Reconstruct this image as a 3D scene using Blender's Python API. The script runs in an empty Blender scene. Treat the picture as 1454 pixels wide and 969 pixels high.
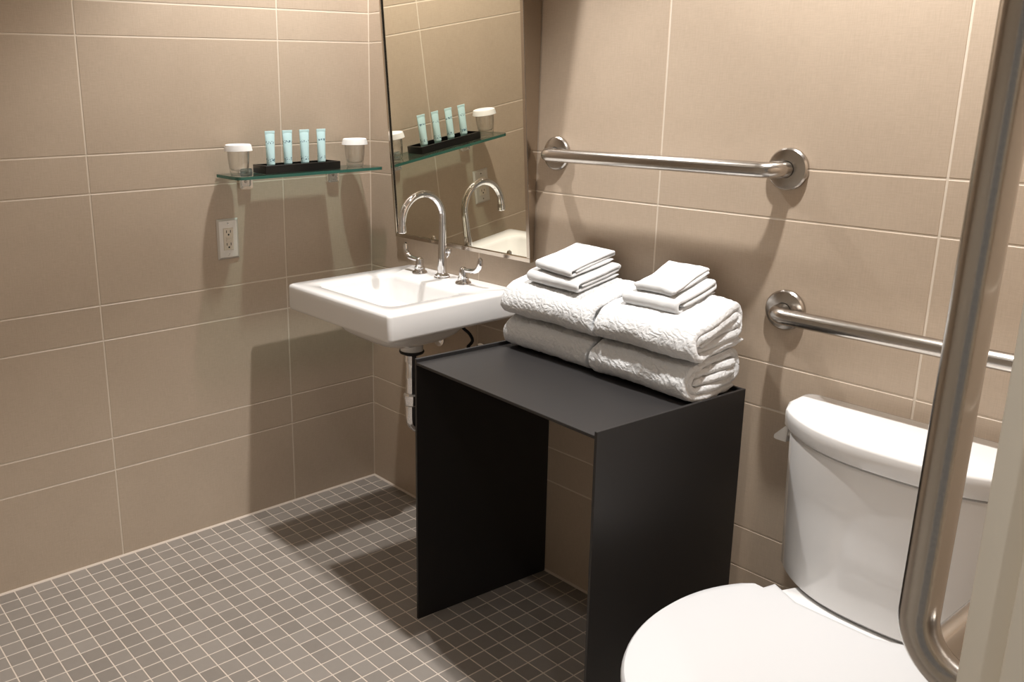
import bpy, bmesh, math, random
from math import sin, cos, pi, radians as RAD
from mathutils import Vector as V, Matrix as M, noise, Euler

S = bpy.context.scene
COL = S.collection
random.seed(7)

# ------------------------------------------------------------------ camera
CAM = (2.436, -1.773, 1.370)
YAW, PIT, ROL = RAD(-53.31), RAD(14.75), RAD(-0.61)
def make_camera():
    f = V((sin(YAW)*cos(PIT), cos(YAW)*cos(PIT), -sin(PIT)))
    r = V((cos(YAW), -sin(YAW), 0)); u = r.cross(f)
    c, s = cos(ROL), sin(ROL)
    r, u = c*r + s*u, c*u - s*r
    m = M((r, u, -f)).transposed().to_4x4(); m.translation = CAM
    cd = bpy.data.cameras.new('camera'); co = bpy.data.objects.new('camera', cd); COL.objects.link(co)
    co.matrix_world = m
    cd.sensor_fit = 'HORIZONTAL'; cd.sensor_width = 36; cd.lens = 1266.2/1454*36
    cd.shift_x = 184.217/1454; cd.shift_y = -26.812/1454
    cd.clip_start = .02
    S.camera = co
    return co
cam = make_camera()

# ------------------------------------------------------------------ world and exposure
w = bpy.data.worlds.new('world'); S.world = w; w.use_nodes = True
w.node_tree.nodes['Background'].inputs[0].default_value = (1, .93, .86, 1)
w.node_tree.nodes['Background'].inputs[1].default_value = .18
S.view_settings.view_transform = 'Standard'; S.view_settings.look = 'None'
S.view_settings.gamma = 1; S.view_settings.use_curve_mapping = False
S.view_settings.exposure = 0.13

RW = 2.215          # inner face of the right wall
CEIL = 2.40
FRONT = -2.30
# ceiling downlights: x, y, watts
LAMPS = [(.40, -.33, 76), (1.62, -.35, 118), (.40, -1.40, 4), (1.64, -1.40, 13), (RW+.75, -1.62, 20)]  # last one is an unseen hallway lamp, added to brighten the door jamb
SPOT_COL = (1, .98, .955)

# ------------------------------------------------------------------ helpers
def lin(c):
    return tuple((x/255/12.92 if x/255 <= .04045 else ((x/255+.055)/1.055)**2.4) for x in c) + (1,)

def mat(name, base=(200, 200, 200), rough=.5, metal=0, **kw):
    m = bpy.data.materials.new(name); m.use_nodes = True
    b = m.node_tree.nodes['Principled BSDF']
    b.inputs['Base Color'].default_value = lin(base)
    b.inputs['Roughness'].default_value = rough
    b.inputs['Metallic'].default_value = metal
    for k, v in kw.items():
        b.inputs[k.replace('_', ' ')].default_value = v
    return m
def nodes(m):
    return m.node_tree.nodes, m.node_tree.links, m.node_tree.nodes['Principled BSDF']
def N(m, typ, **inp):
    n = m.node_tree.nodes.new(typ)
    for k, v in inp.items():
        n.inputs[k.replace('_', ' ')].default_value = v
    return n
def bump(m, height_socket, strength, dist):
    nd, lk, b = nodes(m)
    bp = N(m, 'ShaderNodeBump', Strength=strength, Distance=dist)
    lk.new(height_socket, bp.inputs['Height']); lk.new(bp.outputs[0], b.inputs['Normal'])
    return bp
def coords(m, scale=(1, 1, 1), kind='Object'):
    nd, lk, b = nodes(m)
    tc = nd.new('ShaderNodeTexCoord'); mp = nd.new('ShaderNodeMapping')
    mp.inputs['Scale'].default_value = scale
    lk.new(tc.outputs[kind], mp.inputs[0])
    return mp.outputs[0]

def wall_tile_mat():
    # porcelain with a faint woven grain; every tile its own shade
    m = mat('beige_porcelain', (160, 139, 118), .42)
    nd, lk, b = nodes(m)
    geo = nd.new('ShaderNodeNewGeometry')
    oi = nd.new('ShaderNodeObjectInfo')
    def streak(sc):
        mp = nd.new('ShaderNodeMapping'); mp.inputs['Scale'].default_value = sc
        lk.new(geo.outputs['Position'], mp.inputs[0])
        n = N(m, 'ShaderNodeTexNoise', Scale=1.0, Detail=4.0, Roughness=.7); lk.new(mp.outputs[0], n.inputs['Vector'])
        return n.outputs['Fac']
    a = streak((40, 40, 520)); c = streak((480, 480, 30))
    ad = nd.new('ShaderNodeMath'); ad.operation = 'ADD'; lk.new(a, ad.inputs[0]); lk.new(c, ad.inputs[1])
    cl = N(m, 'ShaderNodeTexNoise', Scale=5.0, Detail=5.0, Roughness=.6); lk.new(geo.outputs['Position'], cl.inputs['Vector'])
    mul = nd.new('ShaderNodeMath'); mul.operation = 'MULTIPLY_ADD'; mul.inputs[1].default_value = .55
    lk.new(cl.outputs['Fac'], mul.inputs[0]); lk.new(ad.outputs[0], mul.inputs[2])
    m2 = nd.new('ShaderNodeMath'); m2.operation = 'MULTIPLY_ADD'; m2.inputs[1].default_value = .22
    lk.new(oi.outputs['Random'], m2.inputs[0]); lk.new(mul.outputs[0], m2.inputs[2])
    mr = N(m, 'ShaderNodeMapRange'); mr.inputs['From Min'].default_value = .95; mr.inputs['From Max'].default_value = 1.8
    lk.new(m2.outputs[0], mr.inputs['Value'])
    mix = nd.new('ShaderNodeMix'); mix.data_type = 'RGBA'
    mix.inputs['A'].default_value = lin((175, 157, 138)); mix.inputs['B'].default_value = lin((196, 178, 158))
    lk.new(mr.outputs[0], mix.inputs['Factor']); lk.new(mix.outputs['Result'], b.inputs['Base Color'])
    bump(m, ad.outputs[0], .12, .001)
    return m
def floor_tile_mat():
    m = mat('grey_brown_mosaic', (120, 110, 101), .45)
    nd, lk, b = nodes(m)
    oi = nd.new('ShaderNodeObjectInfo'); geo = nd.new('ShaderNodeNewGeometry')
    # the cell that a tile lies in drives its shade, so joined and single tiles look alike
    sc = nd.new('ShaderNodeVectorMath'); sc.operation = 'SCALE'; sc.inputs['Scale'].default_value = 1/.0508
    lk.new(geo.outputs['Position'], sc.inputs[0])
    fl = nd.new('ShaderNodeVectorMath'); fl.operation = 'FLOOR'; lk.new(sc.outputs[0], fl.inputs[0])
    wn = nd.new('ShaderNodeTexWhiteNoise'); wn.noise_dimensions = '2D'; lk.new(fl.outputs[0], wn.inputs['Vector'])
    ns = N(m, 'ShaderNodeTexNoise', Scale=60.0, Detail=5.0); lk.new(geo.outputs['Position'], ns.inputs['Vector'])
    ma = nd.new('ShaderNodeMath'); ma.operation = 'MULTIPLY_ADD'; ma.inputs[1].default_value = .5
    lk.new(ns.outputs['Fac'], ma.inputs[0]); lk.new(wn.outputs['Value'], ma.inputs[2])
    mr = N(m, 'ShaderNodeMapRange'); mr.inputs['From Min'].default_value = 0; mr.inputs['From Max'].default_value = 1.5
    lk.new(ma.outputs[0], mr.inputs['Value'])
    mix = nd.new('ShaderNodeMix'); mix.data_type = 'RGBA'
    mix.inputs['A'].default_value = lin((132, 124, 116)); mix.inputs['B'].default_value = lin((152, 144, 136))
    lk.new(mr.outputs[0], mix.inputs['Factor']); lk.new(mix.outputs['Result'], b.inputs['Base Color'])
    bump(m, ns.outputs['Fac'], .1, .001)
    return m
def brushed(name, base, rough, sc):
    m = mat(name, base, rough, 1)
    nd, lk, b = nodes(m)
    n = N(m, 'ShaderNodeTexNoise', Scale=1.0, Detail=3.0); lk.new(coords(m, sc), n.inputs['Vector'])
    mr = N(m, 'ShaderNodeMapRange'); mr.inputs['To Min'].default_value = rough-.06; mr.inputs['To Max'].default_value = rough+.08
    lk.new(n.outputs['Fac'], mr.inputs['Value']); lk.new(mr.outputs[0], b.inputs['Roughness'])
    bump(m, n.outputs['Fac'], .06, .0005)
    return m
def thin_glass(name, tint, edge=.0):
    m = bpy.data.materials.new(name); m.use_nodes = True
    nd, lk = m.node_tree.nodes, m.node_tree.links
    nd.remove(nd['Principled BSDF'])
    t = nd.new('ShaderNodeBsdfTransparent'); g = nd.new('ShaderNodeBsdfGlossy'); g.inputs['Roughness'].default_value = .02
    lf = nd.new('ShaderNodeLayerWeight'); lf.inputs['Blend'].default_value = .5
    pw = nd.new('ShaderNodeMath'); pw.operation = 'POWER'; pw.inputs[1].default_value = 2.6; lk.new(lf.outputs['Facing'], pw.inputs[0])
    fr = nd.new('ShaderNodeMath'); fr.operation = 'MULTIPLY_ADD'; fr.inputs[1].default_value = .9; fr.inputs[2].default_value = .05; lk.new(pw.outputs[0], fr.inputs[0])
    mx = nd.new('ShaderNodeMixShader')
    t.inputs[0].default_value = tint
    if edge:
        lw = nd.new('ShaderNodeLayerWeight'); lw.inputs['Blend'].default_value = .35
        mc = nd.new('ShaderNodeMix'); mc.data_type = 'RGBA'
        mc.inputs['A'].default_value = tint; mc.inputs['B'].default_value = (tint[0]*edge, tint[1]*edge, tint[2]*edge, 1)
        lk.new(lw.outputs['Facing'], mc.inputs['Factor']); lk.new(mc.outputs['Result'], t.inputs[0])
    lk.new(fr.outputs[0], mx.inputs[0]); lk.new(t.outputs[0], mx.inputs[1]); lk.new(g.outputs[0], mx.inputs[2])
    lk.new(mx.outputs[0], nd['Material Output'].inputs[0])
    return m
def terry(name, pattern, base=(211, 211, 211)):
    m = mat(name, base, .95); nd, lk, b = nodes(m)
    b.inputs['Sheen Weight'].default_value = .25; b.inputs['Sheen Roughness'].default_value = .6
    co = coords(m)
    fz = N(m, 'ShaderNodeTexNoise', Scale=380.0, Detail=3.0, Roughness=.7); lk.new(co, fz.inputs['Vector'])
    h = fz.outputs['Fac']
    if pattern:
        # raised leaf scrolls: distorted cell edges
        ns = N(m, 'ShaderNodeTexNoise', Scale=40.0, Detail=2.0); lk.new(co, ns.inputs['Vector'])
        mx = nd.new('ShaderNodeVectorMath'); mx.operation = 'MULTIPLY_ADD'; mx.inputs[1].default_value = (.03, .03, .03)
        lk.new(ns.outputs['Color'], mx.inputs[0]); lk.new(co, mx.inputs[2])
        wv = N(m, 'ShaderNodeTexWave', Scale=30.0, Distortion=6.0, Detail=2.0, Detail_Scale=2.2)
        wv.bands_direction = 'DIAGONAL'; lk.new(mx.outputs[0], wv.inputs['Vector'])
        vo = nd.new('ShaderNodeTexVoronoi'); vo.feature = 'SMOOTH_F1'; vo.inputs['Scale'].default_value = 95; lk.new(mx.outputs[0], vo.inputs['Vector'])
        a = nd.new('ShaderNodeMath'); a.operation = 'MULTIPLY_ADD'; a.inputs[1].default_value = 1.1
        lk.new(wv.outputs['Fac'], a.inputs[0]); lk.new(vo.outputs['Distance'], a.inputs[2])
        c = nd.new('ShaderNodeMath'); c.operation = 'MULTIPLY_ADD'; c.inputs[1].default_value = .5
        lk.new(fz.outputs['Fac'], c.inputs[0]); lk.new(a.outputs[0], c.inputs[2])
        bump(m, c.outputs[0], .32, .004)
    else:
        bump(m, h, .3, .0015)
    return m

MT = {
 'tile': wall_tile_mat(), 'mosaic': floor_tile_mat(),
 'grout': mat('pale_grout', (216, 203, 186), .9), 'floor_grout': mat('pale_floor_grout', (214, 200, 186), .9),
 'paint': mat('white_paint', (232, 228, 220), .8), 'jamb': mat('cream_enamel', (246, 240, 226), .4),
 'ceramic': mat('white_glazed_ceramic', (230, 228, 226), .12, Coat_Weight=.4, Coat_Roughness=.05),
 'seat': mat('white_seat_plastic', (207, 207, 208), .3),
 'chrome': mat('polished_chrome', (232, 232, 234), .06, 1),
 'steel': brushed('brushed_stainless', (186, 181, 175), .22, (300, 300, 300)),
 'mirror_steel': mat('polished_stainless', (196, 186, 174), .16, 1),
 'bright_steel': mat('bright_nickel', (236, 232, 226), .18, .85),
 'mirror': mat('silvered_mirror', (232, 228, 214), .0, 1),
 'black': mat('black_powder_coat', (38, 36, 36), .42),
 'rubber': mat('black_rubber', (18, 18, 18), .6), 'dark': mat('dark_slot', (22, 20, 18), .7),
 'lacquer': mat('black_lacquer', (14, 13, 13), .3),
 'glass': thin_glass('clear_shelf_glass', (.76, .87, .84, 1)),
 'tumbler': thin_glass('clear_tumbler_glass', (.99, .992, .99, 1), .86),
 'glass_edge': mat('green_glass_edge', (62, 118, 106), .1, Transmission_Weight=.3),
 'paper': mat('white_paper_lid', (244, 243, 241), .7),
 'plate': mat('satin_steel_plate', (214, 208, 200), .35, .45),
 'plastic': mat('ivory_plastic', (226, 216, 200), .4),
 'lens': None,
 'towel': terry('white_jacquard_terry', True), 'cloth': terry('white_flat_terry', False),
}
def black_mat():
    m = MT['black']; nd, lk, b = nodes(m)
    n = N(m, 'ShaderNodeTexNoise', Scale=700.0, Detail=2.0); lk.new(coords(m), n.inputs['Vector'])
    bump(m, n.outputs['Fac'], .12, .0006)
black_mat()
def tube_mat():
    m = mat('aqua_tube_plastic', (150, 214, 216), .35); nd, lk, b = nodes(m)
    tc = nd.new('ShaderNodeTexCoord'); sx = nd.new('ShaderNodeSeparateXYZ'); lk.new(tc.outputs['Object'], sx.inputs[0])
    vo = nd.new('ShaderNodeTexNoise'); vo.inputs['Scale'].default_value = 230; vo.inputs['Detail'].default_value = 1
    oi = nd.new('ShaderNodeObjectInfo'); ad = nd.new('ShaderNodeVectorMath'); lk.new(tc.outputs['Object'], ad.inputs[0]); lk.new(oi.outputs['Random'], ad.inputs[1])
    lk.new(ad.outputs[0], vo.inputs['Vector'])
    def band(lo, hi):
        a = nd.new('ShaderNodeMath'); a.operation = 'GREATER_THAN'; a.inputs[1].default_value = lo; lk.new(sx.outputs['Z'], a.inputs[0])
        c = nd.new('ShaderNodeMath'); c.operation = 'LESS_THAN'; c.inputs[1].default_value = hi; lk.new(sx.outputs['Z'], c.inputs[0])
        d = nd.new('ShaderNodeMath'); d.operation = 'MULTIPLY'; lk.new(a.outputs[0], d.inputs[0]); lk.new(c.outputs[0], d.inputs[1]); return d.outputs[0]
    s = nd.new('ShaderNodeMath'); s.operation = 'ADD'; lk.new(band(.078, .086), s.inputs[0]); lk.new(band(.026, .036), s.inputs[1])
    g = nd.new('ShaderNodeMath'); g.operation = 'GREATER_THAN'; g.inputs[1].default_value = .58; lk.new(vo.outputs['Fac'], g.inputs[0])
    k = nd.new('ShaderNodeMath'); k.operation = 'MULTIPLY'; lk.new(s.outputs[0], k.inputs[0]); lk.new(g.outputs[0], k.inputs[1])
    mx = nd.new('ShaderNodeMix'); mx.data_type = 'RGBA'; mx.inputs['A'].default_value = lin((206, 240, 244)); mx.inputs['B'].default_value = lin((70, 110, 130))
    lk.new(k.outputs[0], mx.inputs['Factor']); lk.new(mx.outputs['Result'], b.inputs['Base Color'])
    return m
MT['tube'] = tube_mat()
MT['tube_cap'] = mat('pale_turquoise_cap', (186, 234, 236), .35)
def lens_mat():
    m = mat('lit_lamp_lens', (255, 250, 240), .4); b = m.node_tree.nodes['Principled BSDF']
    b.inputs['Emission Color'].default_value = (1, .93, .85, 1); b.inputs['Emission Strength'].default_value = 25
    return m
MT['lens'] = lens_mat()

def finish(name, bm, m, parent=None, smooth=35):
    me = bpy.data.meshes.new(name)
    bmesh.ops.recalc_face_normals(bm, faces=bm.faces)
    bm.to_mesh(me); bm.free()
    ms = m if isinstance(m, (list, tuple)) else [m]
    for x in ms: me.materials.append(x)
    if smooth:
        for p in me.polygons: p.use_smooth = True
        me.set_sharp_from_angle(angle=RAD(smooth))
    o = bpy.data.objects.new(name, me); COL.objects.link(o)
    if parent: o.parent = parent
    return o
def thing(name, label, cat, loc=(0, 0, 0), rz=0, group=None):
    o = bpy.data.objects.new(name, None); COL.objects.link(o)
    o.location = loc; o.rotation_euler = (0, 0, rz); o.empty_display_size = .05
    o['label'] = label; o['category'] = cat
    if group: o['group'] = group
    return o
def tag(o, label, cat, group=None):
    o['label'] = label; o['category'] = cat
    if group: o['group'] = group
    return o
def struct(o):
    o['kind'] = 'structure'; return o
def copy_tree(o, parent=None):
    c = o.copy(); COL.objects.link(c)
    if parent: c.parent = parent
    for ch in list(o.children): copy_tree(ch, c)
    return c

def box(bm, x0, x1, y0, y1, z0, z1, bev=0, seg=2):
    r = bmesh.ops.create_cube(bm, size=1)
    for v in r['verts']:
        v.co = V((x0+(v.co.x+.5)*(x1-x0), y0+(v.co.y+.5)*(y1-y0), z0+(v.co.z+.5)*(z1-z0)))
    if bev:
        es = list({e for v in r['verts'] for e in v.link_edges})
        bmesh.ops.bevel(bm, geom=es, offset=bev, segments=seg, affect='EDGES', profile=.5)
def loft(bm, loops, closed=True, cap=(True, True)):
    rows = [[bm.verts.new(p) for p in lp] for lp in loops]
    n = len(rows[0])
    for a, b in zip(rows, rows[1:]):
        for i in range(n if closed else n-1):
            j = (i+1) % n
            bm.faces.new((a[i], a[j], b[j], b[i]))
    if cap[0]: bm.faces.new(rows[0][::-1])
    if cap[1]: bm.faces.new(rows[-1])
    return rows
def lathe(bm, prof, c=(0, 0, 0), n=32, axis='Z', cap=(True, True)):
    c = V(c); loops = []
    for r, h in prof:
        lp = []
        for i in range(n):
            a = 2*pi*i/n
            p = {'Z': V((r*cos(a), r*sin(a), h)), 'Y': V((r*cos(a), h, r*sin(a))), 'X': V((h, r*cos(a), r*sin(a)))}[axis]
            lp.append(c+p)
        loops.append(lp)
    loft(bm, loops, True, cap)
def tube(bm, pts, r, n=16, sq=1.0, up=None, cap=True):
    pts = [V(p) for p in pts]; m = len(pts)
    rs = r if isinstance(r, (list, tuple)) else [r]*m
    t0 = (pts[1]-pts[0]).normalized()
    a = V(up) if up else (V((0, 0, 1)) if abs(t0.z) < .9 else V((1, 0, 0)))
    nrm = (a - t0*a.dot(t0)).normalized(); loops = []
    for i in range(m):
        t = (pts[min(i+1, m-1)]-pts[max(i-1, 0)]).normalized()
        nrm = (nrm - t*nrm.dot(t)).normalized(); b = t.cross(nrm)
        loops.append([pts[i]+rs[i]*(cos(2*pi*k/n)*nrm + sq*sin(2*pi*k/n)*b) for k in range(n)])
    loft(bm, loops, True, (cap, cap))
def bend_path(pts, rad, n=10):
    pts = [V(p) for p in pts]; out = [pts[0]]
    for i in range(1, len(pts)-1):
        p, a, b = pts[i], (pts[i-1]-pts[i]).normalized(), (pts[i+1]-pts[i]).normalized()
        ang = a.angle(b); d = rad/math.tan(ang/2)
        c = p + (a+b).normalized()*rad/sin(ang/2)
        s, e = p+a*d-c, p+b*d-c; th = s.angle(e)
        for k in range(n+1):
            q = k/n
            out.append(c + (s*sin((1-q)*th)+e*sin(q*th))/sin(th))
    out.append(pts[-1]); return out
def rrect(x0, x1, y0, y1, r, z, n=8):
    pts = []
    for cx, cy, a0 in ((x1-r, y1-r, 0), (x0+r, y1-r, pi/2), (x0+r, y0+r, pi), (x1-r, y0+r, 1.5*pi)):
        for k in range(n+1):
            a = a0+k/n*pi/2; pts.append(V((cx+r*cos(a), cy+r*sin(a), z)))
    return pts

# ================================================================== STRUCTURE
ROWS = [0, .283, .383, .681, .7835, 1.0965, 1.2012, 1.5106, 1.6, 1.91, 2.01, 2.32, CEIL]
G = .0016           # half joint
TH = .006
GD = .0008          # joint depth
def slab_mesh(wd, ht, cache={}):
    k = (round(wd, 4), round(ht, 4))
    if k in cache: return cache[k]
    bm = bmesh.new(); c = .0012
    a = [V((x, 0, z)) for x, z in ((0, 0), (wd, 0), (wd, ht), (0, ht))]
    b = [V((p.x, -(TH-c), p.z)) for p in a]
    t = [V((c if p.x == 0 else wd-c, -TH, c if p.z == 0 else ht-c)) for p in a]
    loft(bm, [a, b, t], True, (False, True))
    me = bpy.data.meshes.new('tile'); bmesh.ops.recalc_face_normals(bm, faces=bm.faces); bm.to_mesh(me); bm.free()
    me.materials.append(MT['tile']); cache[k] = me; return me
def tiled_wall(name, bounds, xs, place, tall=False):
    """bounds: box of the backing; xs: joint positions along the wall; place(u) -> location, rotation of a tile"""
    bm = bmesh.new(); box(bm, *bounds)
    wl = struct(finish(name, bm, MT['grout'], smooth=0))
    for a, b in zip(xs, xs[1:]):
        rows = ROWS if not (tall and a > .4) else ROWS[:7]+[1.81, CEIL]
        for z0, z1 in zip(rows, rows[1:]):
            if b-a < .02: continue
            o = bpy.data.objects.new('tile', slab_mesh(b-a-2*G, z1-z0-2*G)); COL.objects.link(o)
            loc, rz = place(a+G); o.location = (loc[0], loc[1], z0+G); o.rotation_euler = (0, 0, rz); o.parent = wl
    return wl
# wall faces stand at the tile faces: back y=0, left x=0, right x=RW
P = .6096
tiled_wall('wall_back', (-.15, RW+.15, GD, .15, -.02, CEIL), [0, 1.1446-P, 1.1446, 1.1446+P, RW], lambda u: ((u, TH), 0), tall=True)
tiled_wall('wall_left', (-.15, -GD, FRONT, GD, -.02, CEIL), [0, .339, .339+P, .339+2*P, .339+3*P, -FRONT], lambda u: ((-TH, -u), -pi/2+pi) if False else ((-TH, -u), 0))
# left wall tiles face +x: rotate each so that its -y normal points to +x and its width runs towards -y
for o in bpy.data.objects['wall_left'].children:
    wd = max(v.co.x for v in o.data.vertices)
    o.rotation_euler = (0, 0, pi/2); o.location.y -= wd
tiled_wall('wall_right', (RW+GD, RW+.13, -1.0, GD, -.02, CEIL), [0, .30, .30+P, 1.0], lambda u: ((RW+TH, -u), -pi/2))
bm = bmesh.new(); box(bm, -.15, RW+.13, FRONT-.12, FRONT, -.02, CEIL); struct(finish('wall_front', bm, MT['paint'], smooth=0))
bm = bmesh.new(); box(bm, -.15, RW+1.2, FRONT-.12, .15, CEIL, CEIL+.1); struct(finish('ceiling', bm, MT['paint'], smooth=0))
bm = bmesh.new(); box(bm, RW, RW+.13, -2.05, -1.0, 2.08, CEIL); struct(finish('wall_over_door', bm, MT['paint'], smooth=0))
bm = bmesh.new(); box(bm, RW, RW+.13, FRONT, -2.05, -.02, CEIL); struct(finish('wall_right_front', bm, MT['paint'], smooth=0))
bm = bmesh.new(); box(bm, -.15, RW+1.2, FRONT-.12, .15, -.06, -.0007)
floor = struct(finish('floor', bm, MT['floor_grout'], smooth=0))
# pale caulk line where the walls meet the floor
for i, pts in enumerate([((0, FRONT), (0, 0)), ((0, 0), (RW, 0)), ((RW, 0), (RW, -1.0))]):
    bm = bmesh.new(); (ax, ay), (bx_, by_) = pts
    d = V((bx_-ax, by_-ay, 0)).normalized(); n = V((d.y, -d.x, 0))
    prof = [V((0, 0, 0)), n*.005, n*.004+V((0, 0, .002)), n*.001+V((0, 0, .005)), V((0, 0, .005))]
    loft(bm, [[V((ax, ay, -.0006))+p for p in prof], [V((bx_, by_, -.0006))+p for p in prof]])
    struct(finish('trim_%d' % (i+1), bm, MT['floor_grout'], smooth=0))
# cream door jamb with stop, at the right edge of the view
jm = bpy.data.objects.new('door_1', None); COL.objects.link(jm); jm.location = (RW, -1.0, 0); struct(jm)
bm = bmesh.new(); box(bm, -.006, .14, -.022, .0, 0, 2.1, .002); finish('jamb', bm, MT['jamb'], jm)
bm = bmesh.new(); box(bm, .026, .075, -.036, -.022, 0, 2.1, .003); finish('door_stop', bm, MT['jamb'], jm)

# ================================================================== CEILING DOWNLIGHTS
def downlight(x, y, watts, label):
    t = thing('downlight', label, 'ceiling light', (x, y, CEIL), 0, 'recessed ceiling downlights')
    bm = bmesh.new(); lathe(bm, [(.040, -.001), (.040, -.004), (.058, -.003), (.060, 0), (.040, 0)], n=32, cap=(False, False)); finish('trim_ring', bm, MT['paint'], t)
    bm = bmesh.new(); lathe(bm, [(.0, -.0008), (.040, -.0008)], n=32, cap=(False, False)); finish('lens', bm, MT['lens'], t)
    ld = bpy.data.lights.new('downlight_beam', 'SPOT'); ld.energy = watts; ld.color = SPOT_COL
    ld.spot_size = RAD(99); ld.spot_blend = .5; ld.shadow_soft_size = .028
    lo = bpy.data.objects.new('downlight_beam', ld); COL.objects.link(lo); lo.location = (0, 0, -.035); lo.parent = t
    return t
for (x, y, wt), lb in zip(LAMPS, ['recessed white downlight in the ceiling over the sink', 'recessed white downlight in the ceiling over the toilet',
                                  'recessed white downlight in the ceiling by the left wall', 'recessed white downlight in the ceiling by the doorway', 'added unseen downlight in the hallway outside, brightening the door jamb']):
    downlight(x, y, wt, lb)

# ================================================================== MIRROR
def mirror():
    t = thing('wall_mirror', 'tall tilted mirror in a polished steel frame above the white sink', 'mirror', (.158, -.003, .902))
    Wd, H = .600, .915; bot, top = .009, .083      # front face distance from the wall, bottom and top
    tilt = math.atan2(top-bot, H)
    rt = M.Translation((0, -bot, 0)) @ M.Rotation(tilt, 4, 'X')   # local frame plane: x, z, front = -y
    def part(name, m, boxes, bev=.0008):
        bm = bmesh.new()
        for b in boxes: box(bm, *b, bev, 1)
        bmesh.ops.transform(bm, matrix=rt, verts=bm.verts); return finish(name, bm, m, t, 30)
    part('mirror_glass', MT['mirror'], [(.011, Wd-.011, -.0005, .0015, .011, H-.011)], 0)
    fw = .012
    part('bottom_rail', MT['mirror_steel'], [(0, Wd, -.006, .004, 0, fw)])
    part('top_rail', MT['mirror_steel'], [(0, Wd, -.006, .004, H-fw, H)])
    part('side_rail', MT['mirror_steel'], [(0, fw-.004, -.006, .004, fw, H-fw)])
    part('side_rail', MT['mirror_steel'], [(Wd-fw, Wd, -.006, .004, fw, H-fw)])
    # wedge cheeks between the tilted frame and the wall
    for x0, x1 in ((.001, .003), (Wd-.003, Wd-.001)):
        bm = bmesh.new()
        f0 = rt @ V((0, .004, .0)); f1 = rt @ V((0, .004, H))
        prof = [(0, f0.z), (f0.y, f0.z), (f1.y, f1.z), (0, f1.z)]
        loft(bm, [[V((x, y, z)) for y, z in prof] for x in (x0, x1)]); finish('side_cheek', bm, MT['mirror_steel'], t, 30)
    part('backing', MT['dark'], [(.004, Wd-.004, .002, .004, .004, H-.004)], 0)
mirror()

# ================================================================== SINK
SX0, SX1, SYF, ST = .212, .706, -.463, .815
def sink():
    t = thing('wall_sink', 'rectangular white ceramic sink hung on the wall under the mirror', 'sink', (0, 0, 0))
    bm = bmesh.new(); L = []
    zb = .737
    def outer(z, i): return rrect(SX0+i, SX1-i, SYF+i, -.002, .012, z)
    L.append(rrect(.40, .58, -.33, -.13, .06, zb+.004)); L.append(outer(zb, .010)); L.append(outer(zb+.003, .003)); L.append(outer(zb+.012, 0)); L.append(outer(ST-.010, 0))
    L.append(outer(ST-.003, .002)); L.append(outer(ST, .008))
    bx0, bx1, by0, by1 = .285, .634, -.408, -.145
    def inner(z, i, r): return rrect(bx0+i, bx1-i, by0+i, by1-i, r, z)
    L.append(inner(ST, -.006, .040)); L.append(inner(ST-.003, -.001, .038)); L.append(inner(ST-.012, .003, .036))
    L.append(inner(ST-.075, .016, .036)); L.append(inner(ST-.098, .028, .036)); L.append(inner(ST-.108, .055, .03)); L.append(inner(ST-.113, .11, .015))
    loft(bm, L, True, (True, True)); finish('basin', bm, MT['ceramic'], t, 50)
    # bowl underside and outlet collar
    bm = bmesh.new()
    def ub(z, i, r): return rrect(.322+i, .645-i, -.405+i, -.105-i, r, z)
    L = [ub(zb+.006, -.006, .07), ub(.725, .0, .07), ub(.700, .016, .07), ub(.680, .042, .07), ub(.668, .070, .06), ub(.662, .10, .03)]
    loft(bm, L, True, (True, True)); finish('bowl_underside', bm, MT['ceramic'], t, 50)
    bm = bmesh.new(); lathe(bm, [(.050, .672), (.037, .662), (.0335, .654), (.0335, .634), (.030, .630), (.0, .630)], (.500, -.225, 0), 32, cap=(False, False)); finish('outlet_collar', bm, MT['ceramic'], t, 40)
    bm = bmesh.new(); lathe(bm, [(.024, .703), (.024, .706), (.018, .708), (.0, .7085)], (.46, -.277, 0), 24, cap=(False, False)); finish('drain_stopper', bm, MT['chrome'], t, 40)
sink()
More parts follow.
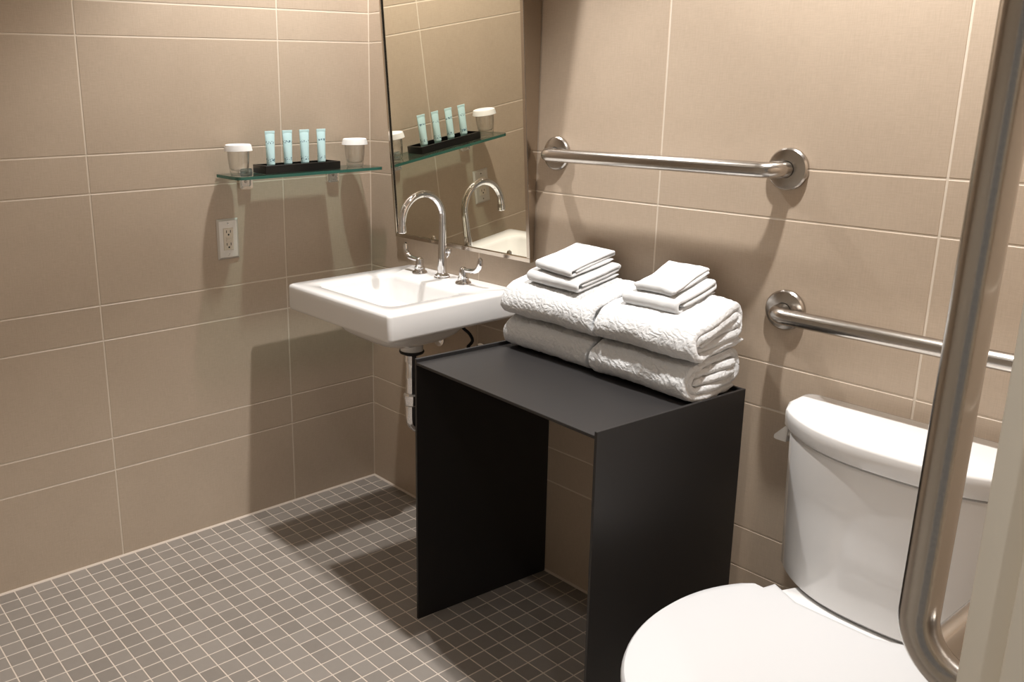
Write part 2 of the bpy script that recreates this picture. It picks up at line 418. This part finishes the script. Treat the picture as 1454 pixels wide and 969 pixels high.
def faucet():
    t = thing('faucet', 'chrome gooseneck faucet with two wrist blade handles on the white sink', 'faucet', (.445, -.064, ST))
    bm = bmesh.new()
    lathe(bm, [(.0, 0), (.024, 0), (.0245, .004), (.022, .007), (.0225, .010), (.0165, .014), (.0135, .020)], n=28, cap=(False, False))
    R = .0755; z0 = .182
    pts = [(0, 0, .012), (0, 0, .06), (0, 0, .095), (0, 0, .11), (0, 0, z0-.03)] + [(0, -R+R*cos(a), z0+R*sin(a)) for a in [k*pi/24 for k in range(25)]] + [(0, -2*R, z0-.008), (0, -2*R, z0-.018)]
    rs = [.0145, .0135, .0126, .0112, .0107] + [.0104]*25 + [.0104, .0104]
    tube(bm, pts, rs, 20); finish('spout', bm, MT['chrome'], t, 40)
    bm = bmesh.new(); lathe(bm, [(.0, -.030), (.0100, -.030), (.0122, -.028), (.0122, -.012), (.0115, -.009), (.0102, -.009)], (0, -2*R, z0), 20, cap=(False, False)); finish('aerator', bm, MT['chrome'], t, 40)
    bm = bmesh.new(); tube(bm, [(0, .008, .055), (.012, .014, .070), (.014, .014, .083)], .0028, 10)
    lathe(bm, [(.0, .076), (.0065, .077), (.0088, .084), (.0065, .091), (.0, .092)], (.014, .014, 0), 16, cap=(False, False)); finish('lift_knob', bm, MT['chrome'], t, 40)
    for s in (-1, 1):
        bm = bmesh.new()
        lathe(bm, [(.0, 0), (.0235, 0), (.024, .004), (.0215, .008), (.0175, .009), (.0165, .013), (.0165, .020), (.013, .023), (.0125, .038), (.011, .046), (.006, .050), (.0, .051)], (.1*s, -.005, 0), 24, cap=(False, False))
        h = finish('handle', bm, MT['chrome'], t, 40)
        bm = bmesh.new()
        P_ = [(.100, .042), (.118, .0425), (.133, .043), (.147, .045), (.158, .050), (.166, .059), (.170, .070), (.1705, .080), (.168, .086)]
        tube(bm, [(s*x, -.005, z) for x, z in P_], [.0062, .0066, .0070, .0076, .0082, .0086, .0086, .0076, .0036], 14, sq=1.05, up=(0, 0, 1))
        finish('blade', bm, MT['chrome'], h, 40)
faucet()
def drain():
    t = thing('drain_trap', 'chrome drain pipe and trap hanging below the white sink', 'pipe', (.500, -.225, 0))
    bm = bmesh.new(); lathe(bm, [(.0, .634), (.0355, .634), (.037, .630), (.035, .626), (.022, .622), (.0, .622)], n=28, cap=(False, False)); finish('gasket', bm, MT['rubber'], t)
    bm = bmesh.new(); lathe(bm, [(.0, .62), (.0215, .62), (.0215, .60), (.0175, .598), (.0175, .556), (.0185, .554), (.0185, .549), (.0175, .547), (.0175, .48)], n=28, cap=(False, True)); finish('tailpiece', bm, MT['chrome'], t, 30)
    bm = bmesh.new(); lathe(bm, [(.0, .503), (.021, .503), (.0245, .498), (.0245, .486), (.0225, .478), (.022, .468), (.0195, .464), (.0, .464)], n=12, cap=(False, False)); finish('slip_nut', bm, MT['chrome'], t, 20)
    bm = bmesh.new(); R = .042
    pts = [(0, 0, .48), (0, 0, .445)] + [(0, R-R*cos(a), .43-R*sin(a)) for a in [k*pi/16 for k in range(17)]] + [(0, 2*R, .47)]
    pts += [(0, 2*R+.05*(1-cos(a)), .48+.05*sin(a)) for a in [k*pi/16 for k in range(1, 9)]] + [(0, .219, .53)]
    tube(bm, pts, .0195, 22); finish('trap_bend', bm, MT['chrome'], t, 40)
    bm = bmesh.new(); lathe(bm, [(.020, .207), (.034, .210), (.038, .218), (.038, .2235), (.02, .2235)], (0, 0, .53), 28, 'Y', (False, False)); finish('wall_flange', bm, MT['chrome'], t)
drain()
def supplies():
    for i, (x, lb) in enumerate(((.36, 'small chrome stop valve on the back wall, left of the drain pipe'), (.56, 'small chrome stop valve on the back wall, right of the drain pipe'))):
        t = thing('stop_valve', lb, 'valve', (x, 0, .60), 0, 'stop valves under the sink')
        bm = bmesh.new(); lathe(bm, [(.0, -.001), (.026, -.001), (.027, -.006), (.012, -.009), (.0085, -.012), (.0085, -.045), (.013, -.046), (.013, -.078), (.0, -.080)], n=20, axis='Y', cap=(False, False)); finish('valve_body', bm, MT['chrome'], t)
        bm = bmesh.new(); lathe(bm, [(.0, 0.012), (.008, .012), (.008, .026), (.0, .026)], (0, -.062, 0), 14, cap=(False, False)); finish('outlet_nut', bm, MT['chrome'], t)
        bm = bmesh.new(); lathe(bm, [(.0, -.080), (.006, -.080), (.006, -.088), (.016, -.090), (.017, -.102), (.0, -.104)], n=10, axis='Y', cap=(False, False)); finish('knob', bm, MT['plastic'], t, 20)
        bm = bmesh.new(); s = -1 if i == 0 else 1
        pts = [V((x, -.062, .623))]
        q = [(0, 0), (.002, .016), (-.012, .034), (-.026, .054), (-.026, .078), (-.010, .096), (.014, .108)]
        pts = [V((x+a, -.062+.02*sin(k), .626+b)) for k, (a, b) in enumerate(q)]
        # smooth the hose
        sm = []
        for k in range(len(pts)-1):
            p0, p1, p2, p3 = pts[max(k-1, 0)], pts[k], pts[k+1], pts[min(k+2, len(pts)-1)]
            for j in range(6):
                u = j/6; sm.append(.5*((2*p1)+(p2-p0)*u+(2*p0-5*p1+4*p2-p3)*u*u+(3*p1-p0-3*p2+p3)*u**3))
        sm.append(pts[-1]); tube(bm, sm, .0048, 10)
        tag(finish('supply_hose', bm, MT['rubber'], smooth=60), 'thin black supply hose looping under the sink, %s of the drain pipe' % ('left' if i == 0 else 'right'), 'hose', 'supply hoses under the sink')
supplies()

# ================================================================== GLASS SHELF AND WHAT STANDS ON IT
SH = 1.126          # top of the glass
def shelf():
    t = thing('glass_shelf', 'clear glass shelf with green edges on the left tiled wall', 'shelf', (0, 0, SH))
    y0, y1, d = -.568, -.050, .140
    lp = []
    for cx, cy, r, a0 in ((d-.022, y0+.022, .022, -pi/2), (d-.012, y1-.012, .012, 0)):
        for k in range(7):
            a = a0+k/6*pi/2; lp.append((cx+r*cos(a), cy+r*sin(a)))
    lp += [(.004, y1), (.004, y0)]
    bm = bmesh.new(); loft(bm, [[V((x, y, z)) for x, y in lp] for z in (-.009, 0)])
    o = finish('glass_panel', bm, [MT['glass'], MT['glass_edge']], t, 30)
    for p in o.data.polygons:
        if abs(p.normal.z) < .5: p.material_index = 1
    for yc in (-.474, -.158):
        bm = bmesh.new()
        hw = .022
        lathe_pts = rrect(yc-hw, yc+hw, -.050, .012, .006, 0, 4)
        a = [V((.0005, p.x, p.y)) for p in lathe_pts]; b = [V((.012, p.x, p.y)) for p in lathe_pts]
        inn = rrect(yc-hw+.007, yc+hw-.007, -.042, .006, .005, 0, 4)
        c = [V((.014, .93*(p.x-yc)+yc, p.y)) for p in lathe_pts]; c2 = [V((.013, p.x, p.y)) for p in inn]; d2 = [V((.008, p.x, p.y)) for p in inn]
        loft(bm, [a, b, c, c2, d2], True, (True, True))
        box(bm, .006, .026, yc-.015, yc+.015, -.0145, -.0095, .001, 1)
        b_ = finish('bracket', bm, MT['bright_steel'], t, 30)
        bm = bmesh.new(); lathe(bm, [(.0, .0115), (.004, .0115), (.005, .009), (.005, .0075)], (0, yc, -.028), 12, 'X', (False, False)); finish('screw', bm, MT['steel'], b_)
shelf()
def tumblers():
    def glass(y, lb):
        t = thing('drinking_glass', lb, 'glass', (.070, y, SH+.0006), 0, 'lidded drinking glasses on the shelf')
        bm = bmesh.new()
        lathe(bm, [(.0, .0), (.024, .0), (.0262, .003), (.0285, .018), (.0315, .045), (.0330, .076), (.0322, .0765), (.0314, .076), (.0300, .045), (.0270, .020), (.0225, .0135), (.012, .011), (.0, .0105)], n=40, cap=(False, False))
        finish('tumbler', bm, MT['tumbler'], t, 60)
        bm = bmesh.new()
        lathe(bm, [(.0410, .069), (.0416, .0695), (.0390, .082), (.0375, .0865), (.034, .0880), (.020, .0885), (.0, .0885)], n=48, cap=(False, False))
        lathe(bm, [(.0404, .0695), (.0380, .0815), (.0, .0828)], n=48, cap=(False, False)); finish('paper_lid', bm, MT['paper'], t, 30)
    glass(-.527, 'clear glass tumbler with white paper lid at the left end of the shelf')
    glass(-.112, 'clear glass tumbler with white paper lid at the right end of the shelf')
tumblers()
def tray():
    x0, x1, y0, y1, h, w_ = .034, .112, -.462, -.196, .024, .006
    bm = bmesh.new()
    L = [rrect(x0, x1, y0, y1, .002, 0, 2), rrect(x0, x1, y0, y1, .002, h-.001, 2), rrect(x0+.001, x1-.001, y0+.001, y1-.001, .002, h, 2),
         rrect(x0+w_, x1-w_, y0+w_, y1-w_, .002, h, 2), rrect(x0+w_, x1-w_, y0+w_, y1-w_, .002, .006, 2)]
    loft(bm, [[p+V((0, 0, SH+.0008)) for p in l] for l in L])
    tag(finish('tray', bm, MT['lacquer'], smooth=30), 'black rectangular tray holding four aqua tubes on the glass shelf', 'tray')
tray()
def toiletries():
    ys = [-.421, -.361, -.301, -.240]
    lbs = ['leftmost aqua toiletry tube standing in the black tray', 'second aqua toiletry tube from the left in the black tray',
           'third aqua toiletry tube from the left in the black tray', 'rightmost aqua toiletry tube standing in the black tray']
    base = None
    for y, lb in zip(ys, lbs):
        if base is None:
            t = thing('toiletry_tube', lb, 'tube', (.072, y, SH+.0072), 0, 'aqua toiletry tubes in the tray')
            bm = bmesh.new(); n = 32
            lathe(bm, [(.0, 0), (.0112, 0), (.0118, .001), (.0118, .017), (.0122, .018), (.0, .018)], n=n, cap=(False, False)); finish('cap', bm, MT['tube_cap'], t)
            bm = bmesh.new(); L = []
            for k in range(13):
                f = k/12; z = .018+f*.090
                wd = .0124*(1-f)+.0166*f; th = .0124*(1-f)**.8+.0011
                L.append([V((th*cos(2*pi*i/n), wd*sin(2*pi*i/n), z)) for i in range(n)])
            loft(bm, L); finish('body', bm, MT['tube'], t, 60)
            bm = bmesh.new(); box(bm, -.0012, .0012, -.0168, .0168, .1075, .1155, .0006, 1); finish('crimp', bm, MT['tube'], t)
            base = t
        else:
            c = copy_tree(base); c.location.y = y; c['label'] = lb
            c.rotation_euler.z = random.uniform(-.12, .12)
toiletries()

# ================================================================== OUTLET
def outlet():
    t = thing('power_outlet', 'steel wall plate with ivory double outlet below the glass shelf', 'outlet', (0, -.541, .9295))
    hw, hh = .036, .0615
    def yz(x, a, b): return [V((x, -a, -b)), V((x, a, -b)), V((x, a, b)), V((x, -a, b))]
    bm = bmesh.new(); loft(bm, [yz(.0003, hw, hh), yz(.0015, hw, hh), yz(.0055, hw-.006, hh-.006)]); finish('cover_plate', bm, MT['plate'], t, 20)
    bm = bmesh.new(); box(bm, .004, .0075, -.0168, .0168, -.0335, .0335, .0012, 1); r = finish('receptacle', bm, MT['plastic'], t, 20)
    for zc in (.020, -.0185):
        for y in (-.0067, .0067):
            bm = bmesh.new(); box(bm, .0068, .0077, y-.0011, y+.0011, zc-.001, zc+.007); finish('slot', bm, MT['dark'], r, 0)
        bm = bmesh.new(); lathe(bm, [(.0028, .0068), (.0028, .0077)], (0, 0, zc-.0065), 12, 'X'); finish('ground_hole', bm, MT['dark'], r, 0)
    for zc in (.0042, -.0042):
        bm = bmesh.new(); box(bm, .0072, .0085, -.009, .009, zc-.003, zc+.003, .0006, 1); finish('button', bm, MT['plastic'], r, 20)
    for zc in (.047, -.047):
        bm = bmesh.new(); lathe(bm, [(.0, .0066), (.0022, .0064), (.003, .0052)], (0, 0, zc), 12, 'X', (False, False)); finish('screw', bm, MT['steel'], t)
outlet()

# ================================================================== GRAB BARS
TR, FR = .0165, .043
def flange(parent, c, axis, sgn):
    bm = bmesh.new()
    prof = [(.0, .0004), (FR-.002, .0004), (FR, .002), (FR, .009), (FR-.003, .0125), (FR-.006, .0135), (.024, .0150), (TR+.001, .0155)]
    lathe(bm, [(r, sgn*h) for r, h in prof], c, 48, axis, (False, False)); return finish('flange', bm, MT['steel'], parent, 25)
def wall_bar(x0, x1, z, label):
    t = thing('grab_bar', label, 'grab bar', (x0, 0, z), 0, 'stainless grab bars')
    L = x1-x0
    bm = bmesh.new(); tube(bm, bend_path([(0, -.001, 0), (0, -.062, 0), (L, -.062, 0), (L, -.001, 0)], .034, 12), TR, 28); finish('rail', bm, MT['steel'], t, 40)
    flange(t, (0, 0, 0), 'Y', -1); flange(t, (L, 0, 0), 'Y', -1)
wall_bar(.829, 1.458, 1.200, 'horizontal brushed steel grab bar on the back wall above the white towels')
wall_bar(1.484, 2.094, .908, 'horizontal brushed steel grab bar on the back wall above the toilet tank')
def side_bar():
    t = thing('grab_bar', 'large upright brushed steel grab bar in the right foreground before the toilet tank', 'grab bar', (RW, 0, 0), 0, 'stainless grab bars')
    x = -.060; zb = .842; zl = .856; yb, yt = -.965, -.945
    bm = bmesh.new(); tube(bm, bend_path([(-.001, yb, zl), (x, yb, zl), (x, yt, 1.62), (-.001, yt, 1.62)], .052, 14), TR, 32); finish('upright_rail', bm, MT['steel'], t, 40)
    bm = bmesh.new(); tube(bm, bend_path([(x+.003, yb+.042, zb+.004), (x, -.30, zb-.002), (-.001, -.30, zb-.002)], .036, 12), TR, 28); finish('side_rail', bm, MT['steel'], t, 40)
    flange(t, (0, yb, zl), 'X', -1); flange(t, (0, yt, 1.62), 'X', -1); flange(t, (0, -.30, zb-.002), 'X', -1)
side_bar()

# ================================================================== BLACK TABLE
TB = (.803, -.452, -4.2)   # front left corner and turn of the table
TW, TD, THT, TP = .612, .450, .713, .007
def table():
    t = thing('side_table', 'matte black waterfall side table beside the toilet carrying folded white towels', 'table', (TB[0], TB[1], 0), RAD(TB[2]))
    t.rotation_euler.y = -.012
    for x in (0, TW-TP):
        bm = bmesh.new(); box(bm, x, x+TP, 0, TD, -x*.012, THT+.009, .0008, 1); finish('side_panel', bm, MT['black'], t, 20)
    bm = bmesh.new(); box(bm, TP, TW-TP, 0, TD, THT-TP, THT, .0008, 1); finish('tabletop', bm, MT['black'], t, 20)
    bm = bmesh.new(); box(bm, TP, TW-TP, TD-TP, TD, THT, THT+.009, .0008, 1); finish('back_lip', bm, MT['black'], t, 20)
table()

# ================================================================== TOWELS
def fold_path(levels, D, H, nb=14, ns=9):
    """flattened spiral of cloth in (s, h): s=0 back, s=D front"""
    n = max(levels)+1; hs = [(l+.5)*H/n for l in levels]
    out = []; front = True
    for k in range(len(levels)-1):
        a, b = hs[k], hs[k+1]; R = abs(b-a)/2; e = min(R*1.05, D*.3)
        c = (a+b)/2; full = H/2
        inset = (full-R)*.8
        cs = (D-inset-e) if front else (inset+e)
        s_in = out[-1][0] if out else .015
        for j in range(ns):
            q = j/ns; out.append((s_in+(cs-s_in)*q, a))
        for j in range(nb+1):
            th = j/nb*pi
            sx = abs(sin(th))**.85
            out.append((cs+(e*sx if front else -e*sx), a+(b-a)*(1-cos(th))/2))
        front = not front
    end = D*.12 if not front else D*.86
    s_in = out[-1][0]; h = out[-1][1]
    for j in range(1, ns+1): out.append((s_in+(end-s_in)*j/ns, h))
    return out
def folded(name, label, cat, group, m, levels, D, W, H, bot, top, seed, parent_m, nx=64, slack=.006, thick=.93, sag=0):
    """bot/top: (back, front) heights of the wedge; parent_m places the local frame: x width, -y front"""
    path = fold_path(levels, D, 1.0*H); n = max(levels)+1; t = H/n*thick
    bm = bmesh.new(); pts = []
    for i, (s, h) in enumerate(path):
        a = path[max(i-1, 0)]; b = path[min(i+1, len(path)-1)]
        tx, ty = b[0]-a[0], b[1]-a[1]; l = math.hypot(tx, ty) or 1
        pts.append((s, h, -ty/l, tx/l))
    rows = []
    xs = []
    e = min(.010, t*.7)
    for k in range(nx+1):
        xs.append((k/nx*W, 1.0))
    xs[0] = (0, .35); xs[-1] = (W, .35)
    xs.insert(1, (e*.35, .75)); xs.insert(2, (e, 1.0)); xs.insert(-1, (W-e, 1.0)); xs.insert(-1, (W-e*.35, .75))
    xs = sorted(xs)
    np_ = len(pts)
    for x, f in xs:
        ring = []
        for side in (1, -1):
            seq = range(np_) if side == 1 else range(np_-1, -1, -1)
            for i in seq:
                s, h, nx_, ny_ = pts[i]
                ef = f
                if i == 0 or i == np_-1: ef = f*.4
                s2 = s+side*nx_*t/2*ef; h2 = h+side*ny_*t/2*ef
                q = min(max(s2/D, 0), 1)
                b0 = bot[0]+(bot[1]-bot[0])*q; t0 = top[0]+(top[1]-top[0])*q
                z = b0+(t0-b0)*min(max(h2/H, -.02), 1.03)
                u = x/W
                # loose cloth: ends run in and out layer by layer, soft waviness
                lay = noise.noise(V((i*.11+seed*3.1, (0 if u < .5 else 9.7), seed)))
                xe = x + lay*slack*2*(abs(u-.5)*2)**2*(1 if u > .5 else -1)
                w1 = noise.noise(V((x*9+seed, s*14, h*22+seed*2)))
                w2 = noise.noise(V((x*30, s*40+seed, h*60)))
                frac = min(max(h/H, 0), 1)
                z += (w1*slack*.55 + w2*slack*.2)*frac
                z -= sag*(abs(u-.5)*2)**3*frac
                yy = -s2 + w1*slack*.9
                ring.append(V((xe, yy, z)))
        rows.append(ring)
    loft(bm, rows, True, (False, False))
    vs = list(bm.verts); R_ = len(rows[0]); bm.verts.ensure_lookup_table()
    for base in (0, (len(rows)-1)*R_):
        for i in range(np_-1):
            bm.faces.new((bm.verts[base+i], bm.verts[base+i+1], bm.verts[base+R_-2-i], bm.verts[base+R_-1-i]))
    bmesh.ops.recalc_face_normals(bm, faces=bm.faces)
    for v in bm.verts: v.co += v.normal*(noise.noise(v.co*150+V((seed, 0, 0)))*.0014 + noise.noise(v.co*60+V((0, seed, 0)))*.0018 if m is MT['towel'] else noise.noise(v.co*70)*.0009)
    o = finish(name, bm, m, smooth=70); o.matrix_world = parent_m
    return tag(o, label, cat, group)
def towels():
    lv = [0, 4, 1, 3, 2]
    rz = RAD(-3.5)
    def place(x, y, z, a=rz, tilt=0): return M.Translation((x, y, z)) @ M.Rotation(a, 4, 'Z') @ M.Rotation(tilt, 4, 'X')
    zt = THT+.0012
    def zx(x): return zt+(x-TB[0])*.012
    yb = -.010
    gb, gs = 'folded white bath towels on the black table', 'small folded white cloths on the towel stacks'
    # left stack
    folded('bath_towel', 'thick white bath towel at the bottom of the left stack on the black table', 'towel', gb, MT['towel'], lv, .176, .300, .08, (0, 0), (.102, .076), 1.3, place(.842, yb, zx(1.0)) @ M.Rotation(-.012, 4, 'Y'))
    folded('bath_towel', 'thick white bath towel second from bottom of the left stack, under two small cloths', 'towel', gb, MT['towel'], lv, .186, .314, .08, (.107, .082), (.210, .158), 2.7, place(.836, yb+.002, zx(1.0)) @ M.Rotation(-.012, 4, 'Y'), sag=.004)
    # right stack
    folded('bath_towel', 'thick white bath towel at the bottom of the right stack on the black table', 'towel', gb, MT['towel'], lv, .182, .268, .08, (0, 0), (.104, .078), 4.1, place(1.154, yb-.018, zx(1.3)) @ M.Rotation(-.012, 4, 'Y'), slack=.009)
    folded('bath_towel', 'thick white bath towel second from bottom of the right stack, under two small cloths', 'towel', gb, MT['towel'], lv, .186, .270, .08, (.110, .085), (.212, .158), 5.9, place(1.158, yb-.016, zx(1.3)) @ M.Rotation(-.012, 4, 'Y'), slack=.010, sag=.008)
    tl = RAD(14)
    ls = [0, 2, 1]
    folded('hand_towel', 'folded white hand towel on the left stack, beneath the top washcloth', 'towel', gs, MT['cloth'], ls, .150, .190, .030, (0, 0), (.032, .029), 7.7, place(.900, -.010, zt+.212, RAD(-8), tl), slack=.005, nx=26)
    folded('washcloth', 'folded white washcloth topping the left towel stack beside the mirror', 'towel', gs, MT['cloth'], ls, .146, .140, .022, (0, 0), (.024, .022), 8.2, place(.926, -.010, zt+.247, RAD(-9), tl), slack=.005, nx=26)
    folded('hand_towel', 'folded white hand towel on the right stack, beneath the top washcloth', 'towel', gs, MT['cloth'], ls, .142, .146, .030, (0, 0), (.034, .030), 9.4, place(1.200, -.026, zt+.210, RAD(-3), tl), slack=.006, nx=26)
    folded('washcloth', 'folded white washcloth topping the right towel stack nearer the toilet', 'towel', gs, MT['cloth'], ls, .132, .108, .020, (0, 0), (.022, .019), 10.6, place(1.216, -.028, zt+.243, RAD(-2), tl), slack=.009, nx=26)
towels()

# ================================================================== TOILET
TC = 1.806
def toilet():
    t = thing('toilet', 'white two-piece toilet with closed lid against the back wall', 'toilet', (TC, 0, 0))
    def dshape(hw, yb, ys, yf, z, n=28, r=.02, off=0):
        # back straight, sides, bowed front; counter-clockwise from back right
        pts = []
        for k in range(5):
            a = k/4*pi/2; pts.append(V((hw-r+r*cos(a), yb-r+r*sin(a), z)))
        for k in range(5):
            a = pi/2+k/4*pi/2; pts.append(V((-hw+r+r*cos(a), yb-r+r*sin(a), z)))
        for k in range(n+1):
            q = k/n*2-1                      # -1 .. 1
            y = ys+(yf-ys)*(1-abs(q)**2.6); e = .985+.015*(1-q*q)
            rc = .022
            d = (1-abs(q))*hw
            if d < rc: y += rc-math.sqrt(max(rc*rc-(rc-d)**2, 0))
            pts.append(V((q*hw*e, y, z)))
        return pts
    bm = bmesh.new()
    L = [dshape(.220, -.022, -.080, -.190, .3995), dshape(.230, -.018, -.088, -.207, .401), dshape(.234, -.014, -.094, -.214, .408), dshape(.235, -.013, -.102, -.213, .50), dshape(.237, -.013, -.108, -.213, .60), dshape(.238, -.013, -.112, -.213, .692), dshape(.236, -.015, -.110, -.211, .698), dshape(.230, -.02, -.105, -.205, .700)]
    loft(bm, L); finish('tank', bm, MT['ceramic'], t, 40)
    bm = bmesh.new()
    L = [dshape(.236, -.016, -.106, -.208, .7045), dshape(.244, -.012, -.114, -.220, .7055), dshape(.248, -.010, -.117, -.224, .712), dshape(.249, -.010, -.118, -.225, .730), dshape(.249, -.010, -.118, -.225, .742), dshape(.2475, -.012, -.1165, -.2235, .7455), dshape(.244, -.015, -.113, -.220, .7478), dshape(.238, -.021, -.107, -.214, .7485)]
    loft(bm, L); finish('tank_lid', bm, MT['ceramic'], t, 40)
    # lever on the left side of the tank
    bm = bmesh.new()
    pr = [(-.234, .704), (-.262, .673), (-.262, .666), (-.258, .664), (-.236, .664)]
    loft(bm, [[V((x, -.085, z)) for x, z in pr], [V((x, -.108, z)) for x, z in pr]])
    lathe(bm, [(.008, -.240), (.008, -.230)], (0, -.096, .682), 14, 'X')
    finish('flush_lever', bm, MT['plate'], t, 20)
    # bowl: lofted plan outlines
    def egg(hw, yb, yf, z, n=56, wb=.72):
        pts = []; ym = yb+(yf-yb)*.42
        for k in range(n):
            a = 2*pi*k/n; c, s = cos(a), sin(a)
            if s < 0: x = hw*c; y = ym+(ym-yf)*s*1.0
            else:
                x = hw*(abs(c)**(.62))*(1 if c > 0 else -1)*(1-.30*min(s*1.6, 1)); y = ym+(yb-ym)*(s**.62)
            pts.append(V((x, y, z)))
        return pts
    bm = bmesh.new()
    L = [egg(.120, -.06, -.60, 0), egg(.122, -.055, -.605, .012), egg(.112, -.06, -.59, .04), egg(.108, -.05, -.58, .16), egg(.125, -.04, -.63, .24), egg(.160, -.03, -.70, .32), egg(.184, -.025, -.755, .370), egg(.190, -.023, -.765, .391), egg(.186, -.026, -.76, .398)]
    loft(bm, L); finish('bowl', bm, MT['ceramic'], t, 40)
    bm = bmesh.new(); box(bm, -.10, .10, -.18, -.05, .3982, .3995, 0); finish('tank_gasket', bm, MT['rubber'], t)
    def seat_loop(g, z):
        # outline of the lid: straight back with chamfered ends, elongated front
        pts = []; hw = .206-g; yf, yb, ym = -.805+g, -.327-g, -.515
        for k in range(41):
            a = pi+k/40*pi; pts.append(V((hw*cos(a), ym+(ym-yf)*sin(a), z)))
        side = [(.206*(1-(d/.339)**2.35), ym+d) for d in [.0183*i for i in range(1, 10)]]
        for x, y in side + [(.1545, -.333)] + [(.1515, -.3305), (.134, -.331), (.128, -.303), (.072, yb), (-.072, yb), (-.128, -.303), (-.134, -.331), (-.1515, -.3305), (-.1545, -.333)] + [(-x_, y_) for x_, y_ in side[::-1]]:
            sgn = 1 if x > 0 else -1; pts.append(V((x-sgn*g, y-g*.4, z)))
        return pts
    bm = bmesh.new(); loft(bm, [seat_loop(.004, .3985), seat_loop(.001, .401), seat_loop(.0, .436), seat_loop(.003, .441)]); finish('seat_ring', bm, MT['seat'], t, 40)
    bm = bmesh.new(); loft(bm, [seat_loop(.003, .4425), seat_loop(.0, .445), seat_loop(-.001, .456), seat_loop(.001, .463), seat_loop(.004, .4665)] + [[V((p.x*f, -.53+(p.y+.53)*f, .4665+dz)) for p in seat_loop(.004, 0)] for f, dz in ((.95, .0015), (.85, .0025), (.6, .0035), (.3, .004), (.02, .004))]); finish('seat_lid', bm, MT['seat'], t, 40)
    for x in (-.075, .075):
        bm = bmesh.new(); lathe(bm, [(.0, x-.025), (.008, x-.025), (.008, x+.025), (.0, x+.025)], (0, -.318, .432), 16, 'X', (False, False)); finish('hinge', bm, MT['seat'], t)
toilet()

# ================================================================== FLOOR MOSAIC: one object per tile for the 300 largest in view, the rest as one part
def mosaic():
    PT, g, th = .0508, .0015, .0016
    dg = bpy.context.evaluated_depsgraph_get(); bpy.context.view_layer.update(); dg.update()
    inv = cam.matrix_world.inverted(); F = 1266.2
    cells = []
    nx, ny = int(RW/PT)+1, int(-FRONT/PT)+1
    o = V(CAM)
    for i in range(nx):
        for j in range(ny):
            x0, x1 = max(i*PT, .004)+g, min((i+1)*PT, RW-.003)-g
            y1, y0 = min(-j*PT, -.004)-g, max(-(j+1)*PT, FRONT)+g
            if x1-x0 < .006 or y1-y0 < .006: continue
            c = V(((x0+x1)/2, (y0+y1)/2, 0)); area = 0
            q = inv @ c
            if q.z < -.1:
                u, v_ = 542.8+F*q.x/-q.z, 457.7-F*q.y/-q.z
                if -15 < u < 1469 and -15 < v_ < 984:
                    vis = 0
                    for k in ((0, 0), (-.02, -.02), (.02, .02), (.02, -.02), (-.02, .02)):
                        p = c+V((k[0], k[1], .003)); d = p-o
                        hit = S.ray_cast(dg, o, d.normalized(), distance=d.length-.004)
                        vis += 0 if hit[0] else 1
                    area = vis/(q.z*q.z)*abs(d.normalized().z)/(-q.z)
            cells.append((area, x0, x1, y0, y1))
    cells.sort(key=lambda c: -c[0])
    def slab(bm, x0, x1, y0, y1, c=.0007):
        a = [V((x, y, -th)) for x, y in ((x0, y0), (x1, y0), (x1, y1), (x0, y1))]
        b = [V((p.x, p.y, -c)) for p in a]
        t = [V((x, y, 0)) for x, y in ((x0+c, y0+c), (x1-c, y0+c), (x1-c, y1-c), (x0+c, y1-c))]
        loft(bm, [a, b, t], True, (False, True))
    cache = {}
    for k, (ar, x0, x1, y0, y1) in enumerate(cells[:300]):
        key = (round(x1-x0, 4), round(y1-y0, 4))
        if key not in cache:
            bm = bmesh.new(); slab(bm, 0, x1-x0, 0, y1-y0)
            me = bpy.data.meshes.new('mosaic_tile'); bmesh.ops.recalc_face_normals(bm, faces=bm.faces); bm.to_mesh(me); bm.free(); me.materials.append(MT['mosaic']); cache[key] = me
        ob = bpy.data.objects.new('mosaic_tile', cache[key]); COL.objects.link(ob); ob.location = (x0, y0, 0); ob.parent = floor
    bm = bmesh.new()
    for ar, x0, x1, y0, y1 in cells[300:]: slab(bm, x0, x1, y0, y1)
    ob = finish('mosaic_field', bm, MT['mosaic'], floor, 0); ob['kind'] = 'stuff'
mosaic()
